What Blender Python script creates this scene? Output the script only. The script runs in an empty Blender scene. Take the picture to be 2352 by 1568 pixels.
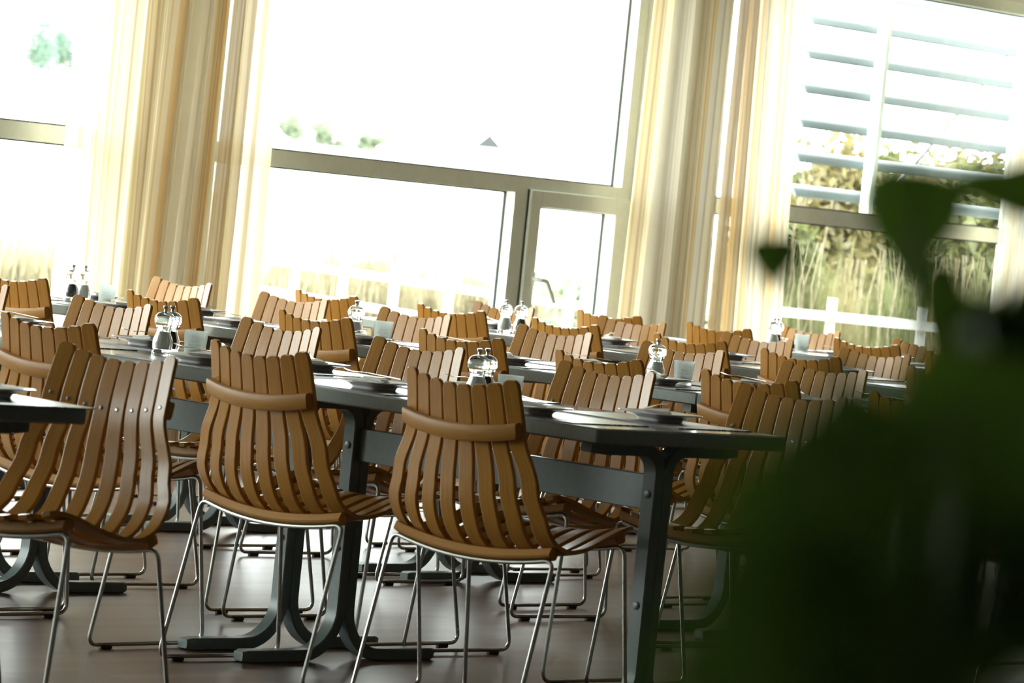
import bpy, math, random
from mathutils import Vector, Matrix, noise

# ---------------------------------------------------------------- camera, sky, exposure
S = bpy.context.scene
COL = S.collection
random.seed(7)
F_PX, ROLL, PITCH, EYE, THETA = 8936.3, 0.1001, 0.0332, 1.2317, 0.7678
CAM = Vector((-6.796, -6.250, EYE))
_f0 = Vector((math.cos(THETA), math.sin(THETA), 0)); _r0 = Vector((math.sin(THETA), -math.cos(THETA), 0)); _z = Vector((0, 0, 1))
FWD = _f0 * math.cos(PITCH) - _z * math.sin(PITCH)
_up = _f0 * math.sin(PITCH) + _z * math.cos(PITCH)
RIGHT = _r0 * math.cos(ROLL) + _up * math.sin(ROLL)
UP = -_r0 * math.sin(ROLL) + _up * math.cos(ROLL)
cam_data = bpy.data.cameras.new('camera')
cam = bpy.data.objects.new('camera', cam_data); COL.objects.link(cam)
cam.matrix_world = Matrix((( RIGHT.x, UP.x, -FWD.x, CAM.x), (RIGHT.y, UP.y, -FWD.y, CAM.y), (RIGHT.z, UP.z, -FWD.z, CAM.z), (0, 0, 0, 1)))
cam_data.sensor_fit = 'HORIZONTAL'; cam_data.sensor_width = 36.0
cam_data.lens = 36.0 * F_PX / 2352.0
cam_data.clip_start = 0.05; cam_data.clip_end = 4000
cam_data.dof.use_dof = True; cam_data.dof.focus_distance = 11.6; cam_data.dof.aperture_fstop = 8.6
S.camera = cam

def at(px, py, d):
    """The point of the place seen at a pixel of the photograph, d metres in front of the camera."""
    return CAM + (FWD + RIGHT * ((px - 1176) / F_PX) - UP * ((py - 784) / F_PX)) * d

SKY = 7.0
world = bpy.data.worlds.new('overcast_sky'); S.world = world; world.use_nodes = True
bg = world.node_tree.nodes['Background']
bg.inputs['Color'].default_value = (0.95, 1.0, 0.985, 1); bg.inputs['Strength'].default_value = SKY
S.view_settings.view_transform = 'Standard'; S.view_settings.look = 'None'
S.view_settings.exposure = 1.15; S.view_settings.gamma = 1.0; S.view_settings.use_curve_mapping = False

# ---------------------------------------------------------------- materials
def new_mat(name):
    m = bpy.data.materials.new(name); m.use_nodes = True
    nt = m.node_tree; b = nt.nodes['Principled BSDF']
    return m, nt, b

def nd(nt, typ, **kw):
    n = nt.nodes.new(typ)
    for k, v in kw.items():
        if k in n.inputs: n.inputs[k].default_value = v
        else: setattr(n, k, v)
    return n

def ramp(nt, fac, stops, interp='LINEAR'):
    r = nt.nodes.new('ShaderNodeValToRGB'); r.color_ramp.interpolation = interp
    el = r.color_ramp.elements
    while len(el) < len(stops): el.new(0.5)
    for e, (p, c) in zip(el, stops):
        e.position = p; e.color = (*c, 1)
    nt.links.new(fac, r.inputs[0]); return r.outputs[0]

def simple(name, col, rough=0.5, metal=0.0, var=0.08, scale=30, spec=0.5):
    m, nt, b = new_mat(name)
    tc = nd(nt, 'ShaderNodeTexCoord'); n = nd(nt, 'ShaderNodeTexNoise', Scale=scale, Detail=3.0)
    nt.links.new(tc.outputs['Object'], n.inputs['Vector'])
    lo = tuple(c * (1 - var) for c in col); hi = tuple(min(1, c * (1 + var)) for c in col)
    nt.links.new(ramp(nt, n.outputs[0], [(0.3, lo), (0.7, hi)]), b.inputs['Base Color'])
    b.inputs['Roughness'].default_value = rough; b.inputs['Metallic'].default_value = metal
    b.inputs['Specular IOR Level'].default_value = spec
    return m

def wood(name, dark, light, rough):
    m, nt, b = new_mat(name)
    tc = nd(nt, 'ShaderNodeTexCoord'); mp = nd(nt, 'ShaderNodeMapping')
    mp.inputs['Scale'].default_value = (260, 7, 1)
    nt.links.new(tc.outputs['UV'], mp.inputs[0])
    n = nd(nt, 'ShaderNodeTexNoise', Scale=1.0, Detail=4.0, Roughness=0.6)
    nt.links.new(mp.outputs[0], n.inputs['Vector'])
    nt.links.new(ramp(nt, n.outputs[0], [(0.25, dark), (0.75, light)]), b.inputs['Base Color'])
    b.inputs['Roughness'].default_value = rough
    bp = nd(nt, 'ShaderNodeBump', Strength=0.12, Distance=0.001)
    nt.links.new(n.outputs[0], bp.inputs['Height']); nt.links.new(bp.outputs[0], b.inputs['Normal'])
    b.inputs['Specular IOR Level'].default_value = 0.28
    return m

M = {}
M['wood'] = wood('oiled_teak', (0.32, 0.142, 0.026), (0.50, 0.242, 0.050), 0.25)
M['rail'] = wood('teak_rail', (0.36, 0.170, 0.034), (0.50, 0.246, 0.058), 0.40)
M['chrome'] = simple('brushed_chrome', (0.46, 0.46, 0.43), 0.27, 1.0, 0.05)
M['glide'] = simple('black_plastic', (0.03, 0.03, 0.03), 0.5)
M['table'] = simple('blue_grey_paint', (0.14, 0.175, 0.17), 0.32, 0, 0.06, 60)
M['tabletop'] = simple('grey_laminate', (0.23, 0.27, 0.265), 0.10, 0, 0.05, 80)
M['bolt'] = simple('dark_bolt', (0.10, 0.11, 0.11), 0.35, 0.6)
M['china'] = simple('white_china', (0.86, 0.86, 0.83), 0.15, 0, 0.02)
M['napkin'] = simple('paper_napkin', (0.80, 0.77, 0.75), 0.8, 0, 0.04)
M['steel'] = simple('polished_steel', (0.66, 0.66, 0.63), 0.16, 1.0, 0.03)
M['pepper'] = simple('peppercorns', (0.025, 0.022, 0.018), 0.7, 0, 0.6, 400)
M['salt'] = simple('coarse_salt', (0.80, 0.76, 0.72), 0.7, 0, 0.1, 400)
M['wax'] = simple('candle_wax', (0.82, 0.80, 0.74), 0.5, 0, 0.02)
M['lettering'] = simple('etched_grey_letters', (0.42, 0.44, 0.42), 0.6, 0, 0.02)
M['frame'] = simple('window_paint', (0.82, 0.87, 0.80), 0.42, 0, 0.03)
M['gasket'] = simple('black_gasket', (0.015, 0.018, 0.018), 0.6)
M['wallpaint'] = simple('pale_wall', (0.80, 0.79, 0.74), 0.8, 0, 0.03, 4)
M['ceiling'] = simple('ceiling_paint', (0.62, 0.61, 0.57), 0.9, 0, 0.02, 4)
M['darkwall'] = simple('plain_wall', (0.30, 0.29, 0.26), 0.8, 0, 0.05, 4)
M['alu'] = simple('sunshade_aluminium', (0.10, 0.132, 0.138), 0.5, 0.0, 0.04)
M['whitepaint'] = simple('white_fence_paint', (0.34, 0.34, 0.32), 0.6, 0, 0.03)
M['pot'] = simple('terracotta_pot', (0.28, 0.12, 0.07), 0.7, 0, 0.1)
M['soil'] = simple('potting_soil', (0.03, 0.022, 0.016), 0.95, 0, 0.4, 80)
M['stem'] = simple('green_stem', (0.05, 0.075, 0.02), 0.6, 0, 0.2)
M['bark'] = simple('bark', (0.16, 0.13, 0.08), 0.9, 0, 0.3, 20)
M['roof'] = simple('slate_roof', (0.016, 0.018, 0.018), 0.8)
M['housewall'] = simple('rendered_house_wall', (0.7, 0.68, 0.62), 0.9)

def glass_pane():
    m, nt, b = new_mat('window_glass'); nt.nodes.remove(b)
    out = nt.nodes['Material Output']
    t = nd(nt, 'ShaderNodeBsdfTransparent'); t.inputs[0].default_value = (0.96, 0.985, 0.975, 1)
    g = nd(nt, 'ShaderNodeBsdfGlossy', Roughness=0.0)
    fr = nd(nt, 'ShaderNodeFresnel', IOR=1.45); mx = nd(nt, 'ShaderNodeMixShader')
    # reflect at the entry face only: the pane is thin, nothing is trapped inside it
    ge = nd(nt, 'ShaderNodeNewGeometry'); one = nd(nt, 'ShaderNodeMath', operation='SUBTRACT'); one.inputs[0].default_value = 1.0
    mul = nd(nt, 'ShaderNodeMath', operation='MULTIPLY')
    nt.links.new(ge.outputs['Backfacing'], one.inputs[1]); nt.links.new(one.outputs[0], mul.inputs[0]); nt.links.new(fr.outputs[0], mul.inputs[1])
    nt.links.new(mul.outputs[0], mx.inputs[0]); nt.links.new(t.outputs[0], mx.inputs[1]); nt.links.new(g.outputs[0], mx.inputs[2])
    nt.links.new(mx.outputs[0], out.inputs[0]); return m
M['glass'] = glass_pane()

def acrylic():
    m, nt, b = new_mat('clear_acrylic')
    b.inputs['Base Color'].default_value = (0.97, 1.0, 0.99, 1); b.inputs['Roughness'].default_value = 0.03
    b.inputs['IOR'].default_value = 1.49; b.inputs['Transmission Weight'].default_value = 1.0
    return m
M['acrylic'] = acrylic()

def frosted():
    m, nt, b = new_mat('frosted_glass'); nt.nodes.remove(b); out = nt.nodes['Material Output']
    d = nd(nt, 'ShaderNodeBsdfDiffuse'); d.inputs[0].default_value = (0.86, 0.90, 0.87, 1)
    tl = nd(nt, 'ShaderNodeBsdfTranslucent'); tl.inputs[0].default_value = (0.92, 0.95, 0.93, 1)
    tp = nd(nt, 'ShaderNodeBsdfTransparent'); gl = nd(nt, 'ShaderNodeBsdfGlossy', Roughness=0.25)
    rf = nd(nt, 'ShaderNodeBsdfRefraction', Roughness=0.55, IOR=1.12); rf.inputs['Color'].default_value = (0.96, 0.98, 0.97, 1)
    a = nd(nt, 'ShaderNodeMixShader'); a.inputs[0].default_value = 0.75; ab = nd(nt, 'ShaderNodeMixShader'); ab.inputs[0].default_value = 0.6
    c = nd(nt, 'ShaderNodeMixShader'); c.inputs[0].default_value = 0.10
    e = nd(nt, 'ShaderNodeMixShader'); e.inputs[0].default_value = 0.07
    L = nt.links.new
    L(d.outputs[0], a.inputs[1]); L(tl.outputs[0], ab.inputs[1]); L(rf.outputs[0], ab.inputs[2]); L(ab.outputs[0], a.inputs[2]); L(a.outputs[0], c.inputs[1]); L(tp.outputs[0], c.inputs[2])
    L(c.outputs[0], e.inputs[1]); L(gl.outputs[0], e.inputs[2]); L(e.outputs[0], out.inputs[0]); return m
M['frosted'] = frosted()

def leafmat(name, c0, c1, trans):
    m, nt, b = new_mat(name); nt.nodes.remove(b); out = nt.nodes['Material Output']
    tc = nd(nt, 'ShaderNodeTexCoord'); n = nd(nt, 'ShaderNodeTexNoise', Scale=3.0, Detail=2.0)
    nt.links.new(tc.outputs['Object'], n.inputs['Vector'])
    col = ramp(nt, n.outputs[0], [(0.35, c0), (0.65, c1)])
    d = nd(nt, 'ShaderNodeBsdfDiffuse'); t = nd(nt, 'ShaderNodeBsdfTranslucent'); g = nd(nt, 'ShaderNodeBsdfGlossy', Roughness=0.4)
    a = nd(nt, 'ShaderNodeMixShader'); a.inputs[0].default_value = trans
    e = nd(nt, 'ShaderNodeMixShader'); e.inputs[0].default_value = 0.03
    L = nt.links.new
    L(col, d.inputs[0]); L(col, t.inputs[0]); L(d.outputs[0], a.inputs[1]); L(t.outputs[0], a.inputs[2])
    L(a.outputs[0], e.inputs[1]); L(g.outputs[0], e.inputs[2]); L(e.outputs[0], out.inputs[0]); return m
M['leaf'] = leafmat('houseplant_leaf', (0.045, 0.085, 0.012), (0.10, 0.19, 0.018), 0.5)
M['leaf_shaded'] = leafmat('shaded_houseplant_leaf', (0.026, 0.052, 0.008), (0.065, 0.125, 0.012), 0.5)  # same leaf darkened: the backlit near plant's shade is put into the colour
M['bush_dark'] = leafmat('olive_thicket', (0.050, 0.058, 0.018), (0.12, 0.125, 0.045), 0.3)
M['bush_brown'] = leafmat('autumn_thicket', (0.085, 0.075, 0.028), (0.18, 0.145, 0.060), 0.3)
M['bush_hazed'] = leafmat('hazed_thicket', (0.13, 0.18, 0.115), (0.26, 0.27, 0.19), 0.3)  # foliage paled so its colour carries the outdoor haze
M['reed'] = leafmat('dry_reeds', (0.17, 0.145, 0.085), (0.34, 0.29, 0.19), 0.3)  # dry tan of the reeds, lightened further to paint in haze
M['evergreen'] = leafmat('blue_green_fir', (0.085, 0.15, 0.115), (0.17, 0.24, 0.18), 0.3)
M['ground'] = simple('dry_grass_ground', (0.36, 0.33, 0.24), 0.95, 0, 0.25, 1.5)
M['hill'] = simple('hazed_hillside', (0.62, 0.62, 0.56), 0.95, 0, 0.05, 0.05)  # distance haze and glare are painted into this whitish colour

def floor_mat():
    m, nt, b = new_mat('parquet_floor')
    tc = nd(nt, 'ShaderNodeTexCoord')
    br = nd(nt, 'ShaderNodeTexBrick')
    br.offset = 0.37; br.squash = 1.0
    for k, v in dict(Scale=1.0).items(): br.inputs[k].default_value = v
    br.inputs['Color1'].default_value = (0.0, 0.0, 0.0, 1); br.inputs['Color2'].default_value = (1, 1, 1, 1)
    br.inputs['Mortar'].default_value = (0.3, 0.3, 0.3, 1)
    br.inputs['Mortar Size'].default_value = 0.0012; br.inputs['Brick Width'].default_value = 0.42; br.inputs['Row Height'].default_value = 0.068
    nt.links.new(tc.outputs['Object'], br.inputs['Vector'])
    mp = nd(nt, 'ShaderNodeMapping'); mp.inputs['Scale'].default_value = (3, 40, 1); nt.links.new(tc.outputs['Object'], mp.inputs[0])
    n = nd(nt, 'ShaderNodeTexNoise', Scale=1.0, Detail=4.0); nt.links.new(mp.outputs[0], n.inputs['Vector'])
    mix = nd(nt, 'ShaderNodeMix', data_type='FLOAT'); mix.inputs[0].default_value = 0.45
    nt.links.new(br.outputs['Color'], mix.inputs[2]); nt.links.new(n.outputs[0], mix.inputs[3])
    nt.links.new(ramp(nt, mix.outputs[0], [(0.05, (0.060, 0.031, 0.020)), (0.5, (0.112, 0.060, 0.037)), (0.95, (0.170, 0.096, 0.060))]), b.inputs['Base Color'])
    b.inputs['Roughness'].default_value = 0.33; b.inputs['Specular IOR Level'].default_value = 0.36
    return m
M['floor'] = floor_mat()

def mat_mat():
    m, nt, b = new_mat('woven_placemat')
    tc = nd(nt, 'ShaderNodeTexCoord'); mp = nd(nt, 'ShaderNodeMapping'); mp.inputs['Scale'].default_value = (60, 3, 1)
    nt.links.new(tc.outputs['Object'], mp.inputs[0])
    n = nd(nt, 'ShaderNodeTexNoise', Scale=1.0, Detail=3.0); nt.links.new(mp.outputs[0], n.inputs['Vector'])
    nt.links.new(ramp(nt, n.outputs[0], [(0.35, (0.055, 0.035, 0.045)), (0.52, (0.11, 0.08, 0.09)), (0.66, (0.26, 0.24, 0.24))]), b.inputs['Base Color'])
    b.inputs['Roughness'].default_value = 0.27; return m
M['placemat'] = mat_mat()

def curtain_mat():
    m, nt, b = new_mat('striped_sheer_curtain'); nt.nodes.remove(b); out = nt.nodes['Material Output']
    L = nt.links.new
    uv = nd(nt, 'ShaderNodeUVMap'); uv.uv_map = 'UVMap'
    sp = nd(nt, 'ShaderNodeSeparateXYZ'); L(uv.outputs[0], sp.inputs[0])
    def n1(scale, off, detail=1.0):
        a = nd(nt, 'ShaderNodeMath', operation='MULTIPLY_ADD'); a.inputs[1].default_value = scale; a.inputs[2].default_value = off
        L(sp.outputs[0], a.inputs[0])
        n = nt.nodes.new('ShaderNodeTexNoise'); n.noise_dimensions = '1D'
        n.inputs['Scale'].default_value = 1.0; n.inputs['Detail'].default_value = detail
        L(a.outputs[0], n.inputs['W']); return n.outputs[0]
    broad = ramp(nt, n1(7.0, 3.1), [(0.34, (0.90, 0.89, 0.85)), (0.44, (0.91, 0.86, 0.73)), (0.53, (0.86, 0.74, 0.56)), (0.60, (0.90, 0.84, 0.70)), (0.68, (0.92, 0.91, 0.87))])
    lines = ramp(nt, n1(75.0, 11.7, 0.0), [(0.30, (0.66, 0.55, 0.38)), (0.36, (1, 1, 1)), (0.63, (1, 1, 1)), (0.68, (0.95, 0.70, 0.40)), (0.74, (0.72, 0.76, 0.52))])
    wide = ramp(nt, n1(22.0, 5.3, 0.0), [(0.0, (1, 1, 1)), (0.68, (1, 1, 1)), (0.72, (0.96, 0.70, 0.38))])
    mu = nd(nt, 'ShaderNodeMix', data_type='RGBA', blend_type='MULTIPLY'); mu.inputs[0].default_value = 0.8
    L(broad, mu.inputs[6]); L(lines, mu.inputs[7])
    mv = nd(nt, 'ShaderNodeMix', data_type='RGBA', blend_type='MULTIPLY'); mv.inputs[0].default_value = 0.8
    L(mu.outputs[2], mv.inputs[6]); L(wide, mv.inputs[7])
    col = mv.outputs[2]
    d = nd(nt, 'ShaderNodeBsdfDiffuse'); t = nd(nt, 'ShaderNodeBsdfTranslucent'); tp = nd(nt, 'ShaderNodeBsdfTransparent')
    L(col, d.inputs[0]); L(col, t.inputs[0])
    a = nd(nt, 'ShaderNodeMixShader'); a.inputs[0].default_value = 0.45
    c = nd(nt, 'ShaderNodeMixShader'); c.inputs[0].default_value = 0.20
    L(d.outputs[0], a.inputs[1]); L(t.outputs[0], a.inputs[2]); L(a.outputs[0], c.inputs[1]); L(tp.outputs[0], c.inputs[2]); L(c.outputs[0], out.inputs[0])
    return m
M['curtain'] = curtain_mat()

# ---------------------------------------------------------------- mesh helpers
class MB:
    def __init__(self): self.v = []; self.f = []; self.uv = {}
    def add(self, vs, fs):
        o = len(self.v); self.v += [tuple(p) for p in vs]; self.f += [tuple(o + i for i in q) for q in fs]; return o
    def box(self, lo, hi, ch=0.0):
        x0, y0, z0 = lo; x1, y1, z1 = hi
        if ch <= 0:
            self.add([(x0,y0,z0),(x1,y0,z0),(x1,y1,z0),(x0,y1,z0),(x0,y0,z1),(x1,y0,z1),(x1,y1,z1),(x0,y1,z1)],
                     [(0,3,2,1),(4,5,6,7),(0,1,5,4),(1,2,6,5),(2,3,7,6),(3,0,4,7)])
        else:
            # rounded in plan and chamfered in section: rings of an inset rectangle
            rings = [(z0, ch), (z0 + ch, 0), (z1 - ch, 0), (z1, ch)]
            vs = []
            for z, i in rings:
                c = ch
                a0, b0, a1, b1 = x0 + i, y0 + i, x1 - i, y1 - i
                vs += [(a0+c,b0,z),(a1-c,b0,z),(a1,b0+c,z),(a1,b1-c,z),(a1-c,b1,z),(a0+c,b1,z),(a0,b1-c,z),(a0,b0+c,z)]
            fs = [tuple(range(7, -1, -1)), tuple(range(24, 32))]
            for r in range(3):
                for k in range(8):
                    fs.append((r*8+k, r*8+(k+1) % 8, r*8+8+(k+1) % 8, r*8+8+k))
            self.add(vs, fs)
    def obox(self, c, ax, ay, az, hx, hy, hz):
        c = Vector(c); vs = []
        for sz in (-1, 1):
            for sx, sy in ((-1,-1),(1,-1),(1,1),(-1,1)):
                vs.append(c + ax*hx*sx + ay*hy*sy + az*hz*sz)
        self.add(vs, [(0,3,2,1),(4,5,6,7),(0,1,5,4),(1,2,6,5),(2,3,7,6),(3,0,4,7)])
    def tube(self, pts, r, n=8, cap=True):
        pts = [Vector(p) for p in pts]; rs = r if isinstance(r, (list, tuple)) else [r] * len(pts)
        tang = []
        for i in range(len(pts)):
            a = pts[max(0, i-1)]; b = pts[min(len(pts)-1, i+1)]
            tang.append((b - a).normalized())
        ref = Vector((0, 0, 1)) if abs(tang[0].z) < 0.9 else Vector((1, 0, 0))
        nx = tang[0].cross(ref).normalized(); vs = []
        for p, t, rr in zip(pts, tang, rs):
            nx = (nx - t * nx.dot(t)).normalized(); ny = t.cross(nx)
            for k in range(n):
                a = 2 * math.pi * k / n
                vs.append(p + nx * (math.cos(a) * rr) + ny * (math.sin(a) * rr))
        fs = []
        for i in range(len(pts) - 1):
            for k in range(n):
                fs.append((i*n+k, i*n+(k+1) % n, (i+1)*n+(k+1) % n, (i+1)*n+k))
        if cap:
            fs.append(tuple(range(n-1, -1, -1))); fs.append(tuple(range((len(pts)-1)*n, len(pts)*n)))
        self.add(vs, fs)
    def lathe(self, prof, n=24, c=(0, 0, 0), power=None):
        """prof: list of (radius, z); power makes rounded squares."""
        vs = []; fs = []
        for r, z in prof:
            for k in range(n):
                a = 2 * math.pi * k / n; ca, sa = math.cos(a), math.sin(a)
                q = 1.0
                if power: q = (abs(ca)**power + abs(sa)**power) ** (-1.0/power)
                vs.append((c[0] + r*q*ca, c[1] + r*q*sa, c[2] + z))
        for i in range(len(prof) - 1):
            for k in range(n):
                fs.append((i*n+k, i*n+(k+1) % n, (i+1)*n+(k+1) % n, (i+1)*n+k))
        if prof[0][0] > 1e-6: fs.append(tuple(range(n-1, -1, -1)))
        if prof[-1][0] > 1e-6: fs.append(tuple(range((len(prof)-1)*n, len(prof)*n)))
        self.add(vs, fs)
    def obj(self, name, m, parent=None, sharp=35, uvs=None):
        me = bpy.data.meshes.new(name); me.from_pydata(self.v, [], self.f); me.validate()
        if uvs is not None:
            ul = me.uv_layers.new(name='UVMap')
            for lp in me.loops: ul.data[lp.index].uv = uvs[lp.vertex_index]
        for p in me.polygons: p.use_smooth = True
        me.set_sharp_from_angle(angle=math.radians(sharp))
        me.materials.append(m); me.update()
        o = bpy.data.objects.new(name, me); COL.objects.link(o)
        if parent: o.parent = parent
        return o

def empty(name, loc=(0, 0, 0), rz=0.0):
    o = bpy.data.objects.new(name, None); COL.objects.link(o); o.location = loc; o.rotation_euler = (0, 0, rz)
    o.empty_display_size = 0.1; return o

def tag(o, label, cat, group=None):
    o['label'] = label; o['category'] = cat
    if group: o['group'] = group
    return o

def structure(o, label=None, cat=None):
    o['kind'] = 'structure'
    if label: o['label'] = label
    if cat: o['category'] = cat
    return o

def dup(o, parent=None):
    c = o.copy(); COL.objects.link(c)
    if parent: c.parent = parent
    for ch in list(o.children): dup(ch, c)
    return c

def spline(pts, n):
    """Catmull-Rom through pts, n samples by arc length."""
    P = [Vector(p) for p in pts]; P = [P[0]*2 - P[1]] + P + [P[-1]*2 - P[-2]]
    out = []
    for i in range(1, len(P) - 2):
        for k in range(12):
            t = k / 12; a, b, c, d = P[i-1:i+3]
            out.append(0.5*((2*b) + (c-a)*t + (2*a-5*b+4*c-d)*t*t + (3*b-a-3*c+d)*t**3))
    out.append(P[-2]); L = [0.0]
    for i in range(1, len(out)): L.append(L[-1] + (out[i]-out[i-1]).length)
    res = []; j = 0
    for k in range(n):
        s = L[-1]*k/(n-1)
        while j < len(L)-2 and L[j+1] < s: j += 1
        t = (s-L[j])/max(1e-9, L[j+1]-L[j]); res.append(out[j].lerp(out[j+1], min(1, max(0, t))))
    return res, L[-1]

# ---------------------------------------------------------------- room
CEIL = 2.9; WALL = 6.5; U0, U1, L0 = -10.5, 13.0, -10.5
SILL, HEAD = 0.42, 2.62
mb = MB(); mb.box((U0, L0, -0.12), (U1, WALL + 0.3, 0)); structure(mb.obj('floor', M['floor']), 'dark reddish brown strip parquet floor', 'floor')
mb = MB(); mb.box((U0, L0, CEIL), (U1, WALL + 0.3, CEIL + 0.12)); structure(mb.obj('ceiling', M['ceiling']))
mb = MB(); mb.box((U0 - 0.2, L0 - 0.2, 0), (U1 + 0.2, L0, CEIL)); structure(mb.obj('wall_front', M['darkwall']))
mb = MB(); mb.box((U0 - 0.2, L0, 0), (U0, WALL + 0.3, CEIL)); structure(mb.obj('wall_left', M['darkwall']))
mb = MB(); mb.box((U1, L0, 0), (U1 + 0.2, WALL + 0.3, CEIL)); structure(mb.obj('wall_right', M['darkwall']))
OPEN = []
for k in range(-4, 3):
    a = 4.40 + 3.3 * k; OPEN.append((a, a + 2.75))
OPEN = [(max(U0, a), min(U1, b)) for a, b in OPEN if b > U0 + 1 and a < U1 - 1]
mb = MB()
mb.box((U0, WALL, 0), (U1, WALL + 0.28, SILL)); mb.box((U0, WALL, HEAD), (U1, WALL + 0.28, CEIL))
e = U0
for a, b in OPEN:
    if a > e: mb.box((e, WALL, SILL), (a, WALL + 0.28, HEAD))
    e = b
if e < U1: mb.box((e, WALL, SILL), (U1, WALL + 0.28, HEAD))
structure(mb.obj('wall_back', M['wallpaint']), 'pale window wall with piers between the tall windows', 'wall')
TR0, TR1 = 1.325, 1.40
def window(i, a, b, sash):
    w = empty('window_%d' % i, ((a + b) / 2, WALL, SILL)); structure(w)
    ox, oy, oz = w.location
    def part(name, boxes, m, parent=w, ch=0.0):
        q = MB()
        for lo, hi in boxes: q.box((lo[0]-ox, lo[1]-oy, lo[2]-oz), (hi[0]-ox, hi[1]-oy, hi[2]-oz), ch)
        return q.obj(name, m, parent)
    y0, y1 = WALL + 0.02, WALL + 0.12; J = 0.065
    part('window_frame', [((a, y0, SILL), (a+J, y1, HEAD)), ((b-J, y0, SILL), (b, y1, HEAD)), ((a+J, y0, SILL), (b-J, y1, SILL+0.06)), ((a+J, y0, HEAD-0.06), (b-J, y1, HEAD))], M['frame'])
    part('transom', [((a+J, y0, TR0), (b-J, y1, TR1))], M['frame'])
    lights = [(a+J, b-J, TR1, HEAD-0.06)]
    if sash:
        mu0, mu1 = 6.352, 6.44
        part('mullion', [((mu0, y0, SILL+0.06), (mu1, y1, TR0))], M['frame'])
        lights.append((a+J, mu0, SILL+0.06, TR0))
        s0, s1, t0, t1 = mu1 + 0.004, b - 0.004, SILL + 0.03, 1.345
        ys = WALL - 0.002
        sh = part('sash', [((s0, ys, t0), (s0+0.075, y1-0.02, t1)), ((s1-0.105, ys, t0), (s1, y1-0.02, t1)), ((s0+0.075, ys, t1-0.08), (s1-0.105, y1-0.02, t1)), ((s0+0.075, ys, t0), (s1-0.105, y1-0.02, t0+0.08))], M['frame'], ch=0.003)
        part('gap_shade_strip', [((mu1-0.002, ys+0.015, t0), (mu1+0.005, y1-0.03, t1))], M['gasket'])  # solid black strip painting in the shade between mullion and sash
        # lever handle: a plate with a neck and a drooping lever
        q = MB(); hx, hz = 6.505 - ox, 0.925 - oz; hy = ys - oy
        q.box((hx-0.013, hy-0.010, hz-0.035), (hx+0.013, hy, hz+0.035), 0.003)
        pl = q.obj('handle_plate', M['frame'], sh)
        q = MB()
        q.tube([(hx, hy, hz), (hx, hy-0.035, hz), (hx+0.008, hy-0.045, hz-0.002), (hx+0.045, hy-0.045, hz-0.004), (hx+0.056, hy-0.045, hz-0.014), (hx+0.115, hy-0.045, hz-0.105)], [0.012, 0.012, 0.012, 0.012, 0.012, 0.011], 12)
        q.obj('window_handle', M['frame'], sh)
        q = MB(); q.box((s1-0.004, ys-0.012, 1.25), (s1+0.010, ys+0.004, 1.34), 0.002)
        q2 = MB(); q2.v = [(x-ox, y-oy, z-oz) for x, y, z in q.v]; q2.f = q.f; q2.obj('hinge', M['gasket'], sh)
        part('pane', [((s0+0.070, y1-0.032, t0+0.075), (s1-0.10, y1-0.026, t1-0.075))], M['glass'], sh)
        part('gasket', [((s1-0.112, y1-0.045, t0+0.08), (s1-0.104, y1-0.033, t1-0.08)), ((s0+0.075, y1-0.045, t1-0.086), (s1-0.105, y1-0.033, t1-0.079))], M['gasket'], sh)
    else:
        lights.append((a+J, b-J, SILL+0.06, TR0))
    for x0, x1, z0, z1 in lights:
        part('pane', [((x0-0.005, y1-0.030, z0-0.005), (x1+0.005, y1-0.024, z1+0.005))], M['glass'])
        g = 0.008
        part('gasket', [((x0, y1-0.042, z0), (x0+g, y1-0.031, z1)), ((x1-g, y1-0.042, z0), (x1, y1-0.031, z1)), ((x0, y1-0.042, z1-g), (x1, y1-0.031, z1)), ((x0, y1-0.042, z0), (x1, y1-0.031, z0+g))], M['gasket'])
    part('window_sill', [((a-0.02, WALL-0.10, SILL-0.03), (b+0.02, WALL+0.02, SILL))], M['frame'])
    # the opening as a portal for sampling the sky
    ld = bpy.data.lights.new('window_portal', 'AREA'); ld.shape = 'RECTANGLE'; ld.size = b - a; ld.size_y = HEAD - SILL
    ld.cycles.is_portal = True
    lo = bpy.data.objects.new('window_portal', ld); COL.objects.link(lo)
    lo.location = ((a+b)/2, WALL + 0.30, (SILL+HEAD)/2); lo.rotation_euler = (math.radians(-90), 0, 0)
for i, (a, b) in enumerate(OPEN): window(i + 1, a, b, abs(a - 4.40) < 0.01)

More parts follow.
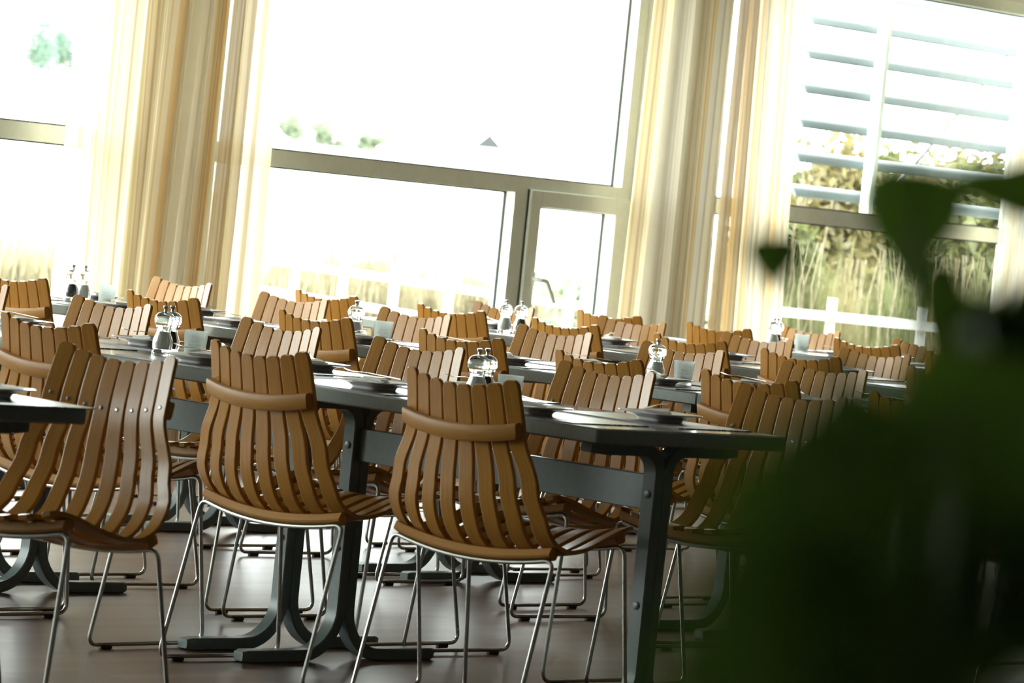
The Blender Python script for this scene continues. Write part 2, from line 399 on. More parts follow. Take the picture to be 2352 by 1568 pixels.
# ---------------------------------------------------------------- curtains
def curtain(name, label, u_top, u_bot, seed, folds, amp, y=6.33, uv0=0.0, fill=1.35):
    rnd = random.Random(seed); z0, z1 = 0.015, CEIL - 0.045
    n = 260; nz = 22; ph = [rnd.uniform(0, 6.28) for _ in range(6)]
    off = [rnd.uniform(-.5, .5) for _ in range(4)]
    mbx = MB(); uvs = []
    for j in range(nz + 1):
        t = j / nz; z = z1 + (z0 - z1) * t
        a = u_top[0] + (u_bot[0]-u_top[0])*t; b = u_top[1] + (u_bot[1]-u_top[1])*t
        for i in range(n + 1):
            s = i / n
            w = s + 0.018*math.sin(6.28*(2.3*s+off[0]) + 1.6*t) + 0.012*math.sin(6.28*(5.1*s+off[1]) - 2.2*t)
            ed = min(1, s*12, (1-s)*12); ed = 0.35 + 0.65*ed
            q = math.sin(6.2832*folds*w + ph[0])
            yy = amp*ed*(q + 0.35*math.sin(6.2832*folds*2.1*w + ph[1] + 0.8*t) + 0.25*math.sin(6.2832*folds*0.43*w + ph[2]))
            xx = a + (b-a)*s + 0.35*amp*math.cos(6.2832*folds*w + ph[0])*ed
            mbx.v.append((xx, y + yy*(0.75+0.35*t), z)); uvs.append((uv0 + s*(u_top[1]-u_top[0])*fill, z))
    for j in range(nz):
        for i in range(n):
            k = j*(n+1) + i; mbx.f.append((k, k+1, k+n+2, k+n+1))
    o = mbx.obj(name, M['curtain'], None, 180, uvs); tag(o, label, 'curtain', 'striped window curtains'); return o
curtain('curtain', 'striped curtain hanging at the left window, pale sheer outer edge and orange lines', (3.461, 4.130), (3.481, 4.045), 3, 5, 0.040, uv0=0.2)
curtain('curtain', 'narrow striped curtain bunched at the left edge of the middle window', (4.180, 4.606), (4.095, 4.635), 5, 6, 0.050, uv0=2.7, fill=1.9)
curtain('curtain', 'cream curtain with orange stripes beside the window with the handle', (6.994, 7.550), (6.944, 7.580), 8, 4, 0.035, uv0=4.1)
curtain('curtain', 'tan striped curtain bunched at the left edge of the louvred window', (7.602, 8.030), (7.637, 8.168), 11, 7, 0.045, uv0=6.2, fill=1.9)
curtain('curtain', 'pale grey white curtain at the right edge of the louvred window', (9.904, 10.516), (9.865, 10.516), 14, 6, 0.040, uv0=9.3)
mb = MB(); mb.box((U0 + 0.02, 6.30, CEIL - 0.04), (U1 - 0.02, 6.36, CEIL)); structure(mb.obj('trim_1', M['frame']))

# ---------------------------------------------------------------- chair
PROF = [(0.0, .836), (.016, .775), (.030, .715), (.040, .645), (.047, .58), (.058, .525), (.084, .474), (.122, .447), (.165, .439), (.22, .446), (.28, .464), (.345, .487), (.395, .497), (.425, .492)]
_pp, PLEN = spline([(b, z, 0) for b, z in PROF], 400)
def prof(s):
    k = min(398.999, max(0, s / PLEN * 399)); i = int(k); p = _pp[i].lerp(_pp[i+1], k - i)
    a = _pp[max(0, i-3)]; c = _pp[min(399, i+4)]; t = (c - a).normalized()
    return p.x, p.y, t.x, t.y                              # b, z, tangent
def halfw(s):
    ks = [(0, .183), (.13, .192), (.26, .237), (.34, .260), (.45, .266), (.62, .254), (.80, .238)]
    for (a, wa), (b, wb) in zip(ks, ks[1:]):
        if s <= b:
            t = (s-a)/(b-a); t = t*t*(3-2*t); return wa + (wb-wa)*t
    return ks[-1][1]
def depth(s): return 0.022 + 0.010*min(1, s/0.42)
def shell(t, s, push=0.0):
    """Point, lateral tangent and outward normal on the chair's dished surface. t in -1..1."""
    b, z, tx, tz = prof(s); h = halfw(s); nx, nz = tz, -tx     # outward: to the rear of the back, to the floor under the seat
    if nx > 0 and s < 0.2: nx, nz = -nx, -nz
    nx, nz = (tz, -tx)
    o = depth(s)*(1 - t*t)
    P = Vector((b + nx*(o+push), t*h, z + nz*(o+push)))
    T = Vector((nx*(-2*depth(s)*t/h), 1, nz*(-2*depth(s)*t/h))).normalized()
    return P, T, Vector((nx, 0, nz))
# outward must point to the rear at the back
_test = shell(0, 0.2)[2]
SIGN = 1.0 if _test.x < 0 else -1.0
if SIGN < 0:
    def shell(t, s, push=0.0):
        b, z, tx, tz = prof(s); h = halfw(s); nx, nz = -tz, tx
        o = depth(s)*(1 - t*t)
        P = Vector((b + nx*(o+push), t*h, z + nz*(o+push)))
        T = Vector((nx*(-2*depth(s)*t/h), 1, nz*(-2*depth(s)*t/h))).normalized()
        return P, T, Vector((nx, 0, nz))
def s_at_z(zz):
    for i in range(400):
        if _pp[i].y <= zz: return PLEN*i/399
    return 0
XC = 0.20                                                     # chair origin: under the middle of the seat
def make_chair():
    root = empty('dining_chair')
    W2 = 0.0215; TH = 0.0055
    mbx = MB(); uvs = []
    for i in range(8):
        tt = (i - 3.5) / 3.5
        s0 = 0.020*(1 - tt*tt); s1 = PLEN - 0.018*tt*tt
        ss = [0, .0025, .006, .012, .02] + [.02 + (s1-s0-.036)*k/34 for k in range(1, 35)] + [s1-s0-.010, s1-s0-.005, s1-s0-.002, s1-s0]
        ww = [.50, .70, .86, .97, 1.0] + [1.0]*34 + [.97, .86, .70, .55]
        base = len(mbx.v); m = 0
        for q, w in zip(ss, ww):
            s = s0 + q; h = halfw(s); t = tt*(h - W2)/h
            P, T, N = shell(t, s)
            for k, (dl, dn) in enumerate(((-1, -1), (-.9, -1.15), (.9, -1.15), (1, -1), (1, 1), (.9, 1.15), (-.9, 1.15), (-1, 1))):
                p = P + T*(dl*W2*w) + N.normalized()*(dn*TH*0.87)
                mbx.v.append((p.x - XC, p.y, p.z)); uvs.append((i*0.37 + dl*W2 + (0.07 if dn > 0 else 0), q + i*1.7))
            m += 1
        for r in range(m-1):
            for k in range(8):
                mbx.f.append((base+r*8+k, base+r*8+(k+1) % 8, base+r*8+8+(k+1) % 8, base+r*8+8+k))
        mbx.f.append(tuple(base+k for k in range(7, -1, -1))); mbx.f.append(tuple(base+(m-1)*8+k for k in range(8)))
    mbx.obj('slatted_seat', M['wood'], root, 14, uvs)
    # curved rails across the back and under the seat
    def rail(name, sfun, push, hs, hn, ext, m=M['rail']):
        q = MB(); uv = []; n = 22
        for j in range(n+1):
            t = -1 + 2*j/n; t *= ext; s = sfun(t)
            P, T, N = shell(t, s, push); N.normalize(); D = T.cross(N)
            for a, b in ((-1, -.7), (-.75, -1), (.75, -1), (1, -.7), (1, .7), (.75, 1), (-.75, 1), (-1, .7)):
                p = P + D*(a*hs) + N*(b*hn); q.v.append((p.x-XC, p.y, p.z)); uv.append((a*hs + b*.02 + 5, t*0.3))
        for j in range(n):
            for k in range(8): q.f.append((j*8+k, j*8+(k+1) % 8, j*8+8+(k+1) % 8, j*8+8+k))
        q.f.append(tuple(range(7, -1, -1))); q.f.append(tuple(n*8+k for k in range(8)))
        return q.obj(name, m, root, 40, uv)
    sb = s_at_z(.722)
    rail('back_rail', lambda t: sb + 0.018*(1-t*t), 0.0165, 0.020, 0.0105, 0.97)
    sr = s_at_z(.452)
    rail('rear_seat_rail', lambda t: sr, 0.0185, 0.016, 0.012, 0.97)
    sf = PLEN - 0.075
    rail('front_seat_rail', lambda t: sf, 0.0185, 0.016, 0.012, 0.97)
    # rivets on the sitter's side
    for i in range(8):
        q = MB(); tt = (i-3.5)/3.5; s = sb + 0.018*(1-tt*tt); h = halfw(s); t = tt*(h-W2)/h
        P, T, N = shell(t, s); N.normalize(); D = T.cross(N); c = P - N*(TH*1.0)
        vs = []; n = 10
        for rr, hh in ((.0052, 0), (.0048, .0014), (.003, .0026)):
            for k in range(n):
                a = 6.2832*k/n; p = c + T*(rr*math.cos(a)) + D*(rr*math.sin(a)) - N*hh; vs.append((p.x-XC, p.y, p.z))
        fs = [tuple(20+k for k in range(n))]
        for r in range(2):
            for k in range(n): fs.append((r*n+k, r*n+(k+1) % n, r*n+n+(k+1) % n, r*n+n+k))
        q.add(vs, fs); q.obj('rivet', M['chrome'], root)
    # bent steel rod base: a rod under each seat rail, turning down into the legs, runners on the floor
    R = 0.0055
    def rod(name, s, push):
        pts = []
        for j in range(15):
            t = (-1 + 2*j/14)*0.90; P, T, N = shell(t, s, push); pts.append((P.x-XC, P.y, P.z))
        q = MB(); q.tube(pts, R, 10); q.obj(name, M['chrome'], root); return pts
    rp = rod('rear_rod', sr, 0.037); fp = rod('front_rod', sf, 0.037)
    feet = {}
    def leg(pts, k, side, foot):
        e = Vector(pts[k]); prev = Vector(pts[k+1 if k == 0 else k-1]); d = (e - prev).normalized()
        f = Vector(foot); dn = (f - e).normalized()
        path = [e]
        r = 0.028
        # quarter turn from the rod into the leg
        c0 = e; c1 = e + d*r; 
        for k2 in range(1, 7):
            t = k2/6; path.append((c0*(1-t)**2 + c1*2*t*(1-t) + (c1 + (f-c1).normalized()*r)*t*t))
        knee = f + Vector((0, 0, 0)); up = (path[-1] - f).normalized()
        inward = Vector((1 if foot[0] < 0 else -1, 0, 0))
        a = f + up*0.035; b = f + inward*0.035
        path.append(path[-1].lerp(a, 0.5)); 
        for k2 in range(0, 7):
            t = k2/6; path.append(a*(1-t)**2 + f*2*t*(1-t) + b*t*t)
        q = MB(); q.tube(path, R, 10); q.obj('leg', M['chrome'], root); feet[(side, foot[0] < 0)] = path[-1]
    for side, k in ((-1, 0), (1, 14)):
        leg(rp, k, side, (-XC + 0.0, side*0.268, R + 0.006)); leg(fp, k, side, (-XC + 0.415, side*0.268, R + 0.006))
        a, b = feet[(side, True)], feet[(side, False)]
        q = MB(); q.tube([a, b], R, 10); rn = q.obj('runner', M['chrome'], root)
        for x in (a.x + 0.03, b.x - 0.03):
            q = MB(); q.box((x-0.02, side*0.268-0.007, 0.0), (x+0.02, side*0.268+0.007, 0.011), 0.002); q.obj('glide', M['glide'], rn)
    return root

CH0 = make_chair(); used = [False]
ORD = ['first', 'second', 'third', 'fourth', 'fifth', 'sixth', 'seventh', 'eighth']
ROWS = ['nearest', 'second', 'third', 'farthest']
def place_chair(u, l, n_side, rot, label):
    """u, l: middle of the back's top corners."""
    o = CH0 if not used[0] else dup(CH0); used[0] = True
    a = (0 if n_side else math.pi) + math.radians(rot)
    o.location = (u + XC*math.cos(a), l + XC*math.sin(a), 0); o.rotation_euler = (0, 0, a)
    tag(o, label, 'chair', 'slatted dining chairs'); return o
# (row, seen from behind) -> list of (u, l, turn) from the plant end to the window end
CHAIRS = {
 (0, 1): [(-.18, .29, 2), (-.24, .95, 0), (-.32, 1.69, 3), (-.27, 2.33, 0)],
 (0, 0): [(1.15, .37, 2), (1.07, .97, -1), (1.00, 1.64, 1), (1.06, 2.29, -2), (1.05, 3.06, 2), (1.05, 3.76, 0)],
 (1, 1): [(1.74, .40, 2), (1.68, .98, 0), (1.70, 1.59, -2), (1.89, 2.36, 2), (1.93, 3.08, -2), (1.88, 3.79, 1), (1.88, 4.60, 1)],
 (1, 0): [(3.06, 1.10, 1), (3.05, 1.83, -1), (3.15, 2.54, 2), (3.235, 3.225, 0), (3.20, 3.90, 1), (3.19, 4.55, 2), (3.30, 5.32, -2)],
 (2, 1): [(3.96, 2.02, 2), (3.88, 2.63, 1), (4.04, 3.30, -1), (4.04, 3.94, -2), (4.01, 4.53, 2), (3.90, 5.00, 0)],
 (2, 0): [(5.10, 2.55, 1), (5.07, 3.24, -3), (5.17, 3.93, 2), (5.29, 4.73, 3), (5.03, 5.10, -1)],
 (3, 1): [(5.95, 3.50, 1), (6.11, 4.13, -1), (5.81, 4.63, 1), (5.67, 5.13, 3)],
 (3, 0): [(7.10, 3.70, 0), (7.12, 4.60, 1), (7.05, 5.22, -2)],
}
# keep neighbours in the last two rows apart
CHAIRS[(2, 1)][5] = (3.86, 5.09, 0); CHAIRS[(2, 0)][4] = (5.10, 5.30, -1); CHAIRS[(3, 1)][2] = (5.83, 4.72, 1); CHAIRS[(3, 1)][3] = (5.75, 5.29, 3)
for (r, ns), lst in CHAIRS.items():
    for k, (u, l, t) in enumerate(lst):
        how = 'seen from behind' if ns else 'facing the viewer'
        place_chair(u, l, ns, t, 'slatted wooden chair %s, %s from the plant end of the %s table row' % (how, ORD[k], ROWS[r]))
place_chair(-1.12, .45, 0, 6, 'large slatted wooden chair facing the viewer beside the dark table corner')

# ---------------------------------------------------------------- tables
TW, TL, TH_ = 0.70, 1.285, 0.74
def make_table():
    root = empty('dining_table')
    q = MB(); q.box((-TW/2, -TL/2, TH_-0.038), (TW/2, TL/2, TH_), 0.004); q.obj('tabletop', M['tabletop'], root)
    q = MB(); q.box((-0.013, -TL/2+0.12, 0.535), (0.013, TL/2-0.12, 0.622), 0.002); q.obj('stretcher', M['table'], root)
    T, Wd = 0.016, 0.0225                                     # half thickness in the plane of the bend, half width
    for yl in (-TL/2+0.105, TL/2-0.105):
        for sx in (-1, 1):
            path = [(0.350, 0.016), (0.335, 0.016), (0.16, 0.016)]
            r = 0.125; cx, cz = 0.0165 + r, 0.016 + r
            for k in range(1, 11):
                a = math.radians(270 - 9*k); path.append((cx + r*math.cos(a), cz + r*math.sin(a)))
            rt = 0.06; ztop = TH_ - 0.038 - 0.016; path += [(0.0165, 0.30), (0.0165, 0.50)]
            for k in range(0, 9):
                a = math.radians(180 - 11.25*k); path.append((0.0165 + rt + rt*math.cos(a), ztop - rt + rt*math.sin(a)))
            path += [(0.22, ztop), (0.27, ztop)]
            q = MB(); n = len(path)
            for j, (x, z) in enumerate(path):
                a = path[max(0, j-1)]; b = path[min(n-1, j+1)]; tx, tz = b[0]-a[0], b[1]-a[1]; L = math.hypot(tx, tz); tx /= L; tz /= L
                nx, nz = -tz, tx; th = T; wd = Wd
                if j == 0 or j == n-1: th *= 0.72; wd *= 0.78
                c = 0.003
                for dn, dw in ((-th, -wd+c), (-th+c, -wd), (th-c, -wd), (th, -wd+c), (th, wd-c), (th-c, wd), (-th+c, wd), (-th, wd-c)):
                    q.v.append((sx*(x + nx*dn), yl + dw, z + nz*dn))
            for j in range(n-1):
                for k in range(8):
                    f = (j*8+k, j*8+(k+1) % 8, j*8+8+(k+1) % 8, j*8+8+k); q.f.append(f if sx > 0 else f[::-1])
            q.f.append(tuple(range(7, -1, -1))); q.f.append(tuple((n-1)*8+k for k in range(8)))
            lg = q.obj('leg', M['table'], root, 40)
            for zb in (0.575, 0.30):
                q = MB(); q.tube([(sx*0.0320, yl, zb), (sx*0.0350, yl, zb), (sx*0.0358, yl, zb)], [.010, .010, .0075], 14); q.obj('bolt', M['bolt'], lg)
    return root
TB0 = make_table(); tused = [False]
RU = [0.0, 2.10, 4.19, 6.26]; SEAM = {0: [0.0, 1.295, 2.59, 3.885], 1: [0.255, 1.54, 2.83, 4.12], 2: [1.45, 2.745, 4.04], 3: [2.90, 4.19]}
def place_table(u0, l0, label):
    o = TB0 if not tused[0] else dup(TB0); tused[0] = True
    o.location = (u0 + TW/2, l0 + TL/2, 0); tag(o, label, 'table', 'grey dining tables'); return o
for r, seams in SEAM.items():
    for k, l0 in enumerate(seams):
        place_table(RU[r], l0, 'grey trestle dining table, %s from the plant end of the %s table row' % (ORD[k], ROWS[r]))
place_table(-2.285, -0.02, 'dark table corner jutting in beside the large chair facing the viewer')

# ---------------------------------------------------------------- things on the tables
def make_placemat():
    q = MB(); q.box((-0.140, -0.210, 0), (0.140, 0.210, 0.0025)); return q.obj('placemat', M['placemat'])
def make_plate():
    q = MB()
    q.lathe([(0.046, 0.0), (0.048, 0.006), (0.056, 0.0115), (0.070, 0.0155), (0.086, 0.0180), (0.0875, 0.0200), (0.0860, 0.0215), (0.072, 0.0190), (0.060, 0.0160), (0.052, 0.0140), (0.045, 0.0135), (0.0, 0.0133)], 48, power=5)
    return q.obj('square_plate', M['china'])
def make_napkin():
    q = MB()
    # a paper napkin folded into a triangle, its layers parted
    for k, (z, s, r) in enumerate(((0.0, 1.0, 0), (0.0035, 0.96, 4), (0.007, 0.9, -5))):
        a = math.radians(r); pts = [(-0.044, -0.034), (0.045, -0.030), (0.004, 0.040)]
        P = [(s*(x*math.cos(a)-y*math.sin(a)), s*(x*math.sin(a)+y*math.cos(a))) for x, y in pts]
        c = (sum(p[0] for p in P)/3, sum(p[1] for p in P)/3)
        top = [(x, y, z+0.0022+0.005*(i == 2)) for i, (x, y) in enumerate(P)] + [(c[0], c[1], z+0.0045)]
        bot = [(x, y, z+0.004*(i == 2)) for i, (x, y) in enumerate(P)]
        q.add(top+bot, [(0, 1, 3), (1, 2, 3), (2, 0, 3), (4, 6, 5), (0, 4, 5, 1), (1, 5, 6, 2), (2, 6, 4, 0)])
    return q.obj('folded_napkin', M['napkin'])
def make_fork():
    q = MB()
    def strip(pts, hw, th=0.0011):
        vs = []; n = len(pts)
        for (x, z), w in zip(pts, hw):
            vs += [(x, -w, z-th), (x, w, z-th), (x, w, z+th), (x, -w, z+th)]
        fs = [(3, 2, 1, 0), (4*n-4, 4*n-3, 4*n-2, 4*n-1)]
        for j in range(n-1):
            for k in range(4): fs.append((j*4+k, j*4+(k+1) % 4, j*4+4+(k+1) % 4, j*4+4+k))
        q.add(vs, fs)
    strip([(-.100, .002), (-.094, .0025), (-.05, .005), (-.01, .007), (.02, .0085), (.035, .0075), (.050, .006), (.056, .0062)], [.004, .0085, .0065, .003, .0026, .005, .0105, .0112])
    for y in (-.0095, -.0032, .0032, .0095):
        vs = []
        pts = [(.055, .0062), (.068, .0068), (.082, .0092), (.094, .0135)]
        for i, (x, z) in enumerate(pts):
            w = .0017 if i < 3 else .0008
            vs += [(x, y-w, z-.0009), (x, y+w, z-.0009), (x, y+w, z+.0009), (x, y-w, z+.0009)]
        fs = [(3, 2, 1, 0), (12, 13, 14, 15)]
        for j in range(3):
            for k in range(4): fs.append((j*4+k, j*4+(k+1) % 4, j*4+4+(k+1) % 4, j*4+4+k))
        q.add(vs, fs)
    q.v = [(x*.8, y*.8, z*.8) for x, y, z in q.v]
    return q.obj('fork', M['steel'])
PROTO = {'placemat': make_placemat(), 'plate': make_plate(), 'napkin': make_napkin(), 'fork': make_fork()}
pused = set()
def place(kind, loc, rz, label, cat, group, ry=0.0):
    o = PROTO[kind]
    if kind in pused: o = dup(o)
    pused.add(kind); o.location = loc; o.rotation_euler = (0, ry, rz); tag(o, label, cat, group); return o
def setting(r, u0, l, far, where, rnd):
    """One place laid at a table: mat, square plate, napkin and fork."""
    sgn = 1 if far else -1
    uc = u0 + TW/2 + sgn*0.185; z = TH_
    lj = l + rnd.uniform(-.02, .02)
    place('placemat', (uc, lj, z), rnd.uniform(-.03, .03), 'dark woven placemat, %s' % where, 'placemat', 'woven placemats')
    pu, pl = uc + sgn*0.02 + rnd.uniform(-.02, .02), lj + rnd.uniform(-.03, .03); zz = z + 0.0027
    place('plate', (pu, pl, zz), rnd.uniform(-.12, .12), 'white square plate, %s' % where, 'plate', 'square plates')
    place('napkin', (pu, pl, zz + 0.0172), rnd.uniform(0, 6.28), 'white folded napkin on plate, %s' % where, 'napkin', 'folded napkins')
    place('fork', (pu - 0.004, pl + 0.012, zz + 0.0318), rnd.choice((2.1, 1.2, 2.6, -2.4, 0.6)) + rnd.uniform(-.3, .3), 'steel fork on napkin, %s' % where, 'fork', 'steel forks', ry=-0.03)
rs = random.Random(21)
for r, seams in SEAM.items():
    idx = 0
    for k, l0 in enumerate(seams):
        for f in (0.25, 0.75):
            l = l0 + TL*f
            for far in (True, False):
                if not far and ((r == 0 and k >= 2) or False): continue
                where = '%s %s place from the plant end, %s row' % (ORD[idx], 'far-side' if far else 'near-side', ROWS[r])
                setting(r, RU[r], l, far, where, rs)
            idx += 1
setting(0, -2.285, 0.12, True, 'the dark table corner beside the large chair', rs)

def make_mill(fill_mat, name, body_label):
    root = empty(name)
    q = MB()
    q.lathe([(0.0275, 0.0), (0.0285, 0.003), (0.0275, 0.006), (0.025, 0.010), (0.0275, 0.018), (0.0285, 0.030), (0.0265, 0.042), (0.0225, 0.052), (0.0195, 0.060), (0.0190, 0.067), (0.0215, 0.074), (0.0235, 0.078),
             (0.0235, 0.080), (0.0165, 0.080), (0.0150, 0.066), (0.0175, 0.052), (0.0215, 0.040), (0.0225, 0.026), (0.0200, 0.014), (0.0, 0.014)], 36)
    q.obj('body', M['acrylic'], root)
    q = MB()
    q.lathe([(0.0235, 0.0805), (0.0262, 0.083), (0.0282, 0.089), (0.0285, 0.096), (0.0262, 0.106), (0.0205, 0.113), (0.0120, 0.1165), (0.004, 0.1175), (0.0, 0.1175)], 36)
    q.obj('cap', M['acrylic'], root)
    q = MB(); q.lathe([(0.0045, 0.1178), (0.0045, 0.121), (0.0038, 0.124), (0.0062, 0.128), (0.0075, 0.131), (0.0062, 0.1345), (0.0, 0.1350)], 20); q.obj('knob', M['steel'], root)
    q = MB(); q.lathe([(0.0130, 0.0145), (0.0185, 0.0150), (0.0205, 0.026), (0.0200, 0.038), (0.0160, 0.052), (0.0135, 0.062), (0.0, 0.064)], 24); q.obj('filling', fill_mat, root)
    return root
def make_candle_glass():
    root = empty('candle_glass')
    q = MB(); q.lathe([(0.0265, 0.0), (0.0280, 0.002), (0.0335, 0.074), (0.0338, 0.0755), (0.0325, 0.0755), (0.0315, 0.074), (0.0265, 0.010), (0.0, 0.009)], 40); q.obj('glass_cup', M['frosted'], root)
    # two short lines of tiny etched script on the side towards the room
    q = MB(); rn = random.Random(4)
    for zc, n, a0 in ((0.047, 7, -0.42), (0.037, 11, -0.62)):
        for i in range(n):
            a = math.radians(228) + a0 + i*0.115 + rn.uniform(-.02, .02); h = rn.choice((.0022, .0022, .0036)); rr = 0.0282 + 0.0054*zc/0.074 + 0.0004
            pts = []
            for j in range(6):
                t = j/5; aa = a + 0.035*math.sin(3.1*t + i) ; pts.append(((rr)*math.cos(aa), rr*math.sin(aa), zc - h + 2*h*t))
            q.tube(pts, 0.00045, 4)
    q.obj('lettering', M['lettering'], root)
    return root
def make_tealight():
    root = empty('tealight')
    q = MB(); q.lathe([(0.0190, 0.0), (0.0192, 0.0005), (0.0192, 0.0150), (0.0187, 0.0152), (0.0185, 0.0130)], 28); q.obj('metal_cup', M['steel'], root)
    q = MB(); q.lathe([(0.0184, 0.001), (0.0184, 0.0120), (0.0160, 0.0125), (0.0, 0.0125)], 24); w = q.obj('wax', M['wax'], root)
    q = MB(); q.tube([(0, 0, 0.0125), (0.0005, 0, 0.017), (0.0015, 0, 0.020)], 0.0006, 6); q.obj('wick', M['pepper'], w)
    return root
SALT = make_mill(M['salt'], 'salt_mill', ''); PEP = make_mill(M['pepper'], 'pepper_mill', ''); GLS = make_candle_glass(); TEA = make_tealight()
su = {}
def put(proto, key, loc, label, cat, group):
    o = proto if key not in su else dup(proto)
    su[key] = 1; o.location = loc; tag(o, label, cat, group); return o
# (row, table from plant end): centre pieces, l of mills and candle
def centre(r, l_m, l_c, where, d=(0.030, 0.015)):
    u = RU[r] + TW/2; z = TH_
    put(SALT, 's', (u - d[0], l_m - d[1], z), 'clear salt mill, white inside, %s' % where, 'salt mill', 'salt mills')
    put(PEP, 'p', (u + d[0], l_m + d[1], z), 'clear pepper mill, dark inside, %s' % where, 'pepper mill', 'pepper mills')
    put(GLS, 'g', (u, l_c, z), 'frosted white candle glass, %s' % where, 'candle holder', 'frosted candle glasses')
    put(TEA, 't', (u, l_c, z + 0.0102), 'tealight inside candle glass, %s' % where, 'tealight', 'tealights')
def tb(k, r): return '%s table from the plant end, %s row' % (ORD[k], ROWS[r])
centre(0, 0.745, 0.640, tb(0, 0)); centre(0, 1.985, 1.862, tb(1, 0), (0.030, 0.020))
centre(1, 2.03, 1.91, tb(1, 1), (0.0225, 0.0215)); centre(1, 3.43, 3.29, tb(2, 1), (0.0225, 0.0215)); centre(1, 4.93, 4.76, tb(3, 1), (-0.032, -0.004))
centre(2, 4.70, 4.53, tb(2, 2), (0.045, 0.0)); centre(3, 5.06, 4.90, tb(1, 3))

# ---------------------------------------------------------------- sunshade outside the right-hand window
sun = empty('sunshade', (10.6, 7.02, 0)); tag(sun, 'pale blue grey horizontal louvres outside the right-hand window', 'sunshade')
for k in range(7):
    zc = 2.582 - 0.1815*k
    q = MB()
    # aerofoil blade, lower lip in front, swept along the wall
    sec = [(-0.05, -0.027), (-0.045, -0.033), (0.045, 0.026), (0.05, 0.034), (0.02, 0.032), (-0.03, 0.006)]
    x0, x1 = 8.93 - 10.6, 12.4 - 10.6
    for x in (x0, x1):
        q.v += [(x, y, zc + z) for y, z in sec]
    n = len(sec); q.f += [tuple(range(n)), tuple(range(2*n-1, n-1, -1))] + [(i, n+i, n+(i+1) % n, (i+1) % n) for i in range(n)]
    q.obj('blade', M['alu'], sun)
for x in (9.475, 11.9):
    q = MB(); q.box((x-10.6-0.019, -0.125, 1.41), (x-10.6+0.019, -0.055, 3.0), 0.003); q.obj('post', M['frame'], sun)
q = MB(); q.tube([(11.30-10.6, 0.09, 2.84), (9.80-10.6, 0.09, 1.46)], 0.012, 8); q.obj('brace', M['whitepaint'], sun)

# ---------------------------------------------------------------- outdoors
GZ = -0.3
mb = MB(); mb.box((-400, WALL + 0.29, GZ - 0.2), (600, 900, GZ)); structure(mb.obj('ground', M['ground']), 'pale dry grass outside the windows', 'ground')
def foliage(mbx, c, rx, ry, rz, n, size, rnd, upright=False):
    for _ in range(n):
        while True:
            p = Vector((rnd.uniform(-1, 1), rnd.uniform(-1, 1), rnd.uniform(-1, 1)))
            if p.length < 1: break
        p = p * (0.55 + 0.45*rnd.random())
        w = Vector((c[0] + p.x*rx, c[1] + p.y*ry, c[2] + p.z*rz)); s = size*rnd.uniform(.5, 1.4)
        if upright:
            a = Vector((rnd.uniform(-.25, .25), rnd.uniform(-.25, .25), 1)).normalized(); b = Vector((rnd.uniform(-1, 1), rnd.uniform(-1, 1), 0)).normalized()
            mbx.add([w - b*s*.025 - a*s, w + b*s*.025 - a*s, w + a*s*1.2], [(0, 1, 2)])
        else:
            a = Vector((rnd.uniform(-1, 1), rnd.uniform(-1, 1), rnd.uniform(-1, 1))).normalized(); b = a.cross(Vector((rnd.uniform(-1, 1), rnd.uniform(-1, 1), rnd.uniform(-1, 1)))).normalized()
            mbx.add([w - a*s, w + b*s*.45, w + a*s, w - b*s*.45], [(0, 1, 2, 3)])
def bush(px, py_top, D, width, kind, name, label, cat, group, n=900, size=0.07, upright=False, stems=5):
    top = at(px, py_top, D); rnd = random.Random(int(px*7 + D*13)); h = top.z - GZ
    root = empty(name, (top.x, top.y, GZ)); tag(root, label, cat, group)
    q = MB()
    for _ in range(9):
        cx, cy = rnd.uniform(-.7, .7)*width, rnd.uniform(-.5, .5)*width; hz = h*rnd.uniform(.55, .98)
        foliage(q, (cx*.6, cy*.6, hz*.55), width*.45, width*.45, hz*.45, n//9, size, rnd, upright)
    q.obj('foliage', M[kind], root, 180)
    q = MB()
    for _ in range(stems):
        x, y = rnd.uniform(-.4, .4)*width, rnd.uniform(-.3, .3)*width
        pts = [(x*.4, y*.4, 0)]
        for k in range(1, 6): pts.append((x*(.4+.15*k) + rnd.uniform(-.05, .05)*h*.4, y*(.4+.1*k) + rnd.uniform(-.05, .05)*h*.4, h*.86*k/5))
        q.tube(pts, [0.020*h/2*(1 - .16*k) for k in range(6)], 6)
    q.obj('stem', M['bark'], root)
    return root
BG = 'thicket beyond the louvred window'
for i, (x, y, D, w, kd) in enumerate([(1830, 320, 33, .85, 'bush_dark'), (1940, 235, 36, .9, 'bush_brown'), (2060, 250, 39, .95, 'bush_dark'), (2180, 285, 42, 1.0, 'bush_brown'), (2300, 290, 33.5, .9, 'bush_dark'), (1890, 260, 45, 1.1, 'bush_dark'), (2110, 250, 48, 1.2, 'bush_dark'), (2260, 260, 51, 1.3, 'bush_brown')]):
    what = 'olive' if kd == 'bush_dark' else 'brown-green'
    bush(x, y, D, w, kd, 'thicket_bush', '%s bush in the thicket beyond the louvred window, %s going back from the fence' % (what, ORD[[0, 2, 3, 4, 1, 5, 6, 7][i]]), 'bush', BG, n=9000, size=0.07, stems=9)
for i, (x, y, D, w) in enumerate([(1850, 470, 26.8, .5), (1960, 520, 28.0, .5), (2070, 500, 29.2, .5), (2180, 520, 30.4, .5), (2280, 510, 26.9, .5)]):
    bush(x, y, D, w, 'bush_brown' if i % 2 else 'bush_dark', 'brushwood', 'low brushwood behind the white fence outside the louvred window, %s from the tan curtain' % ORD[i], 'brushwood', 'low brushwood behind the fence', n=4000, size=0.10, upright=True, stems=10)
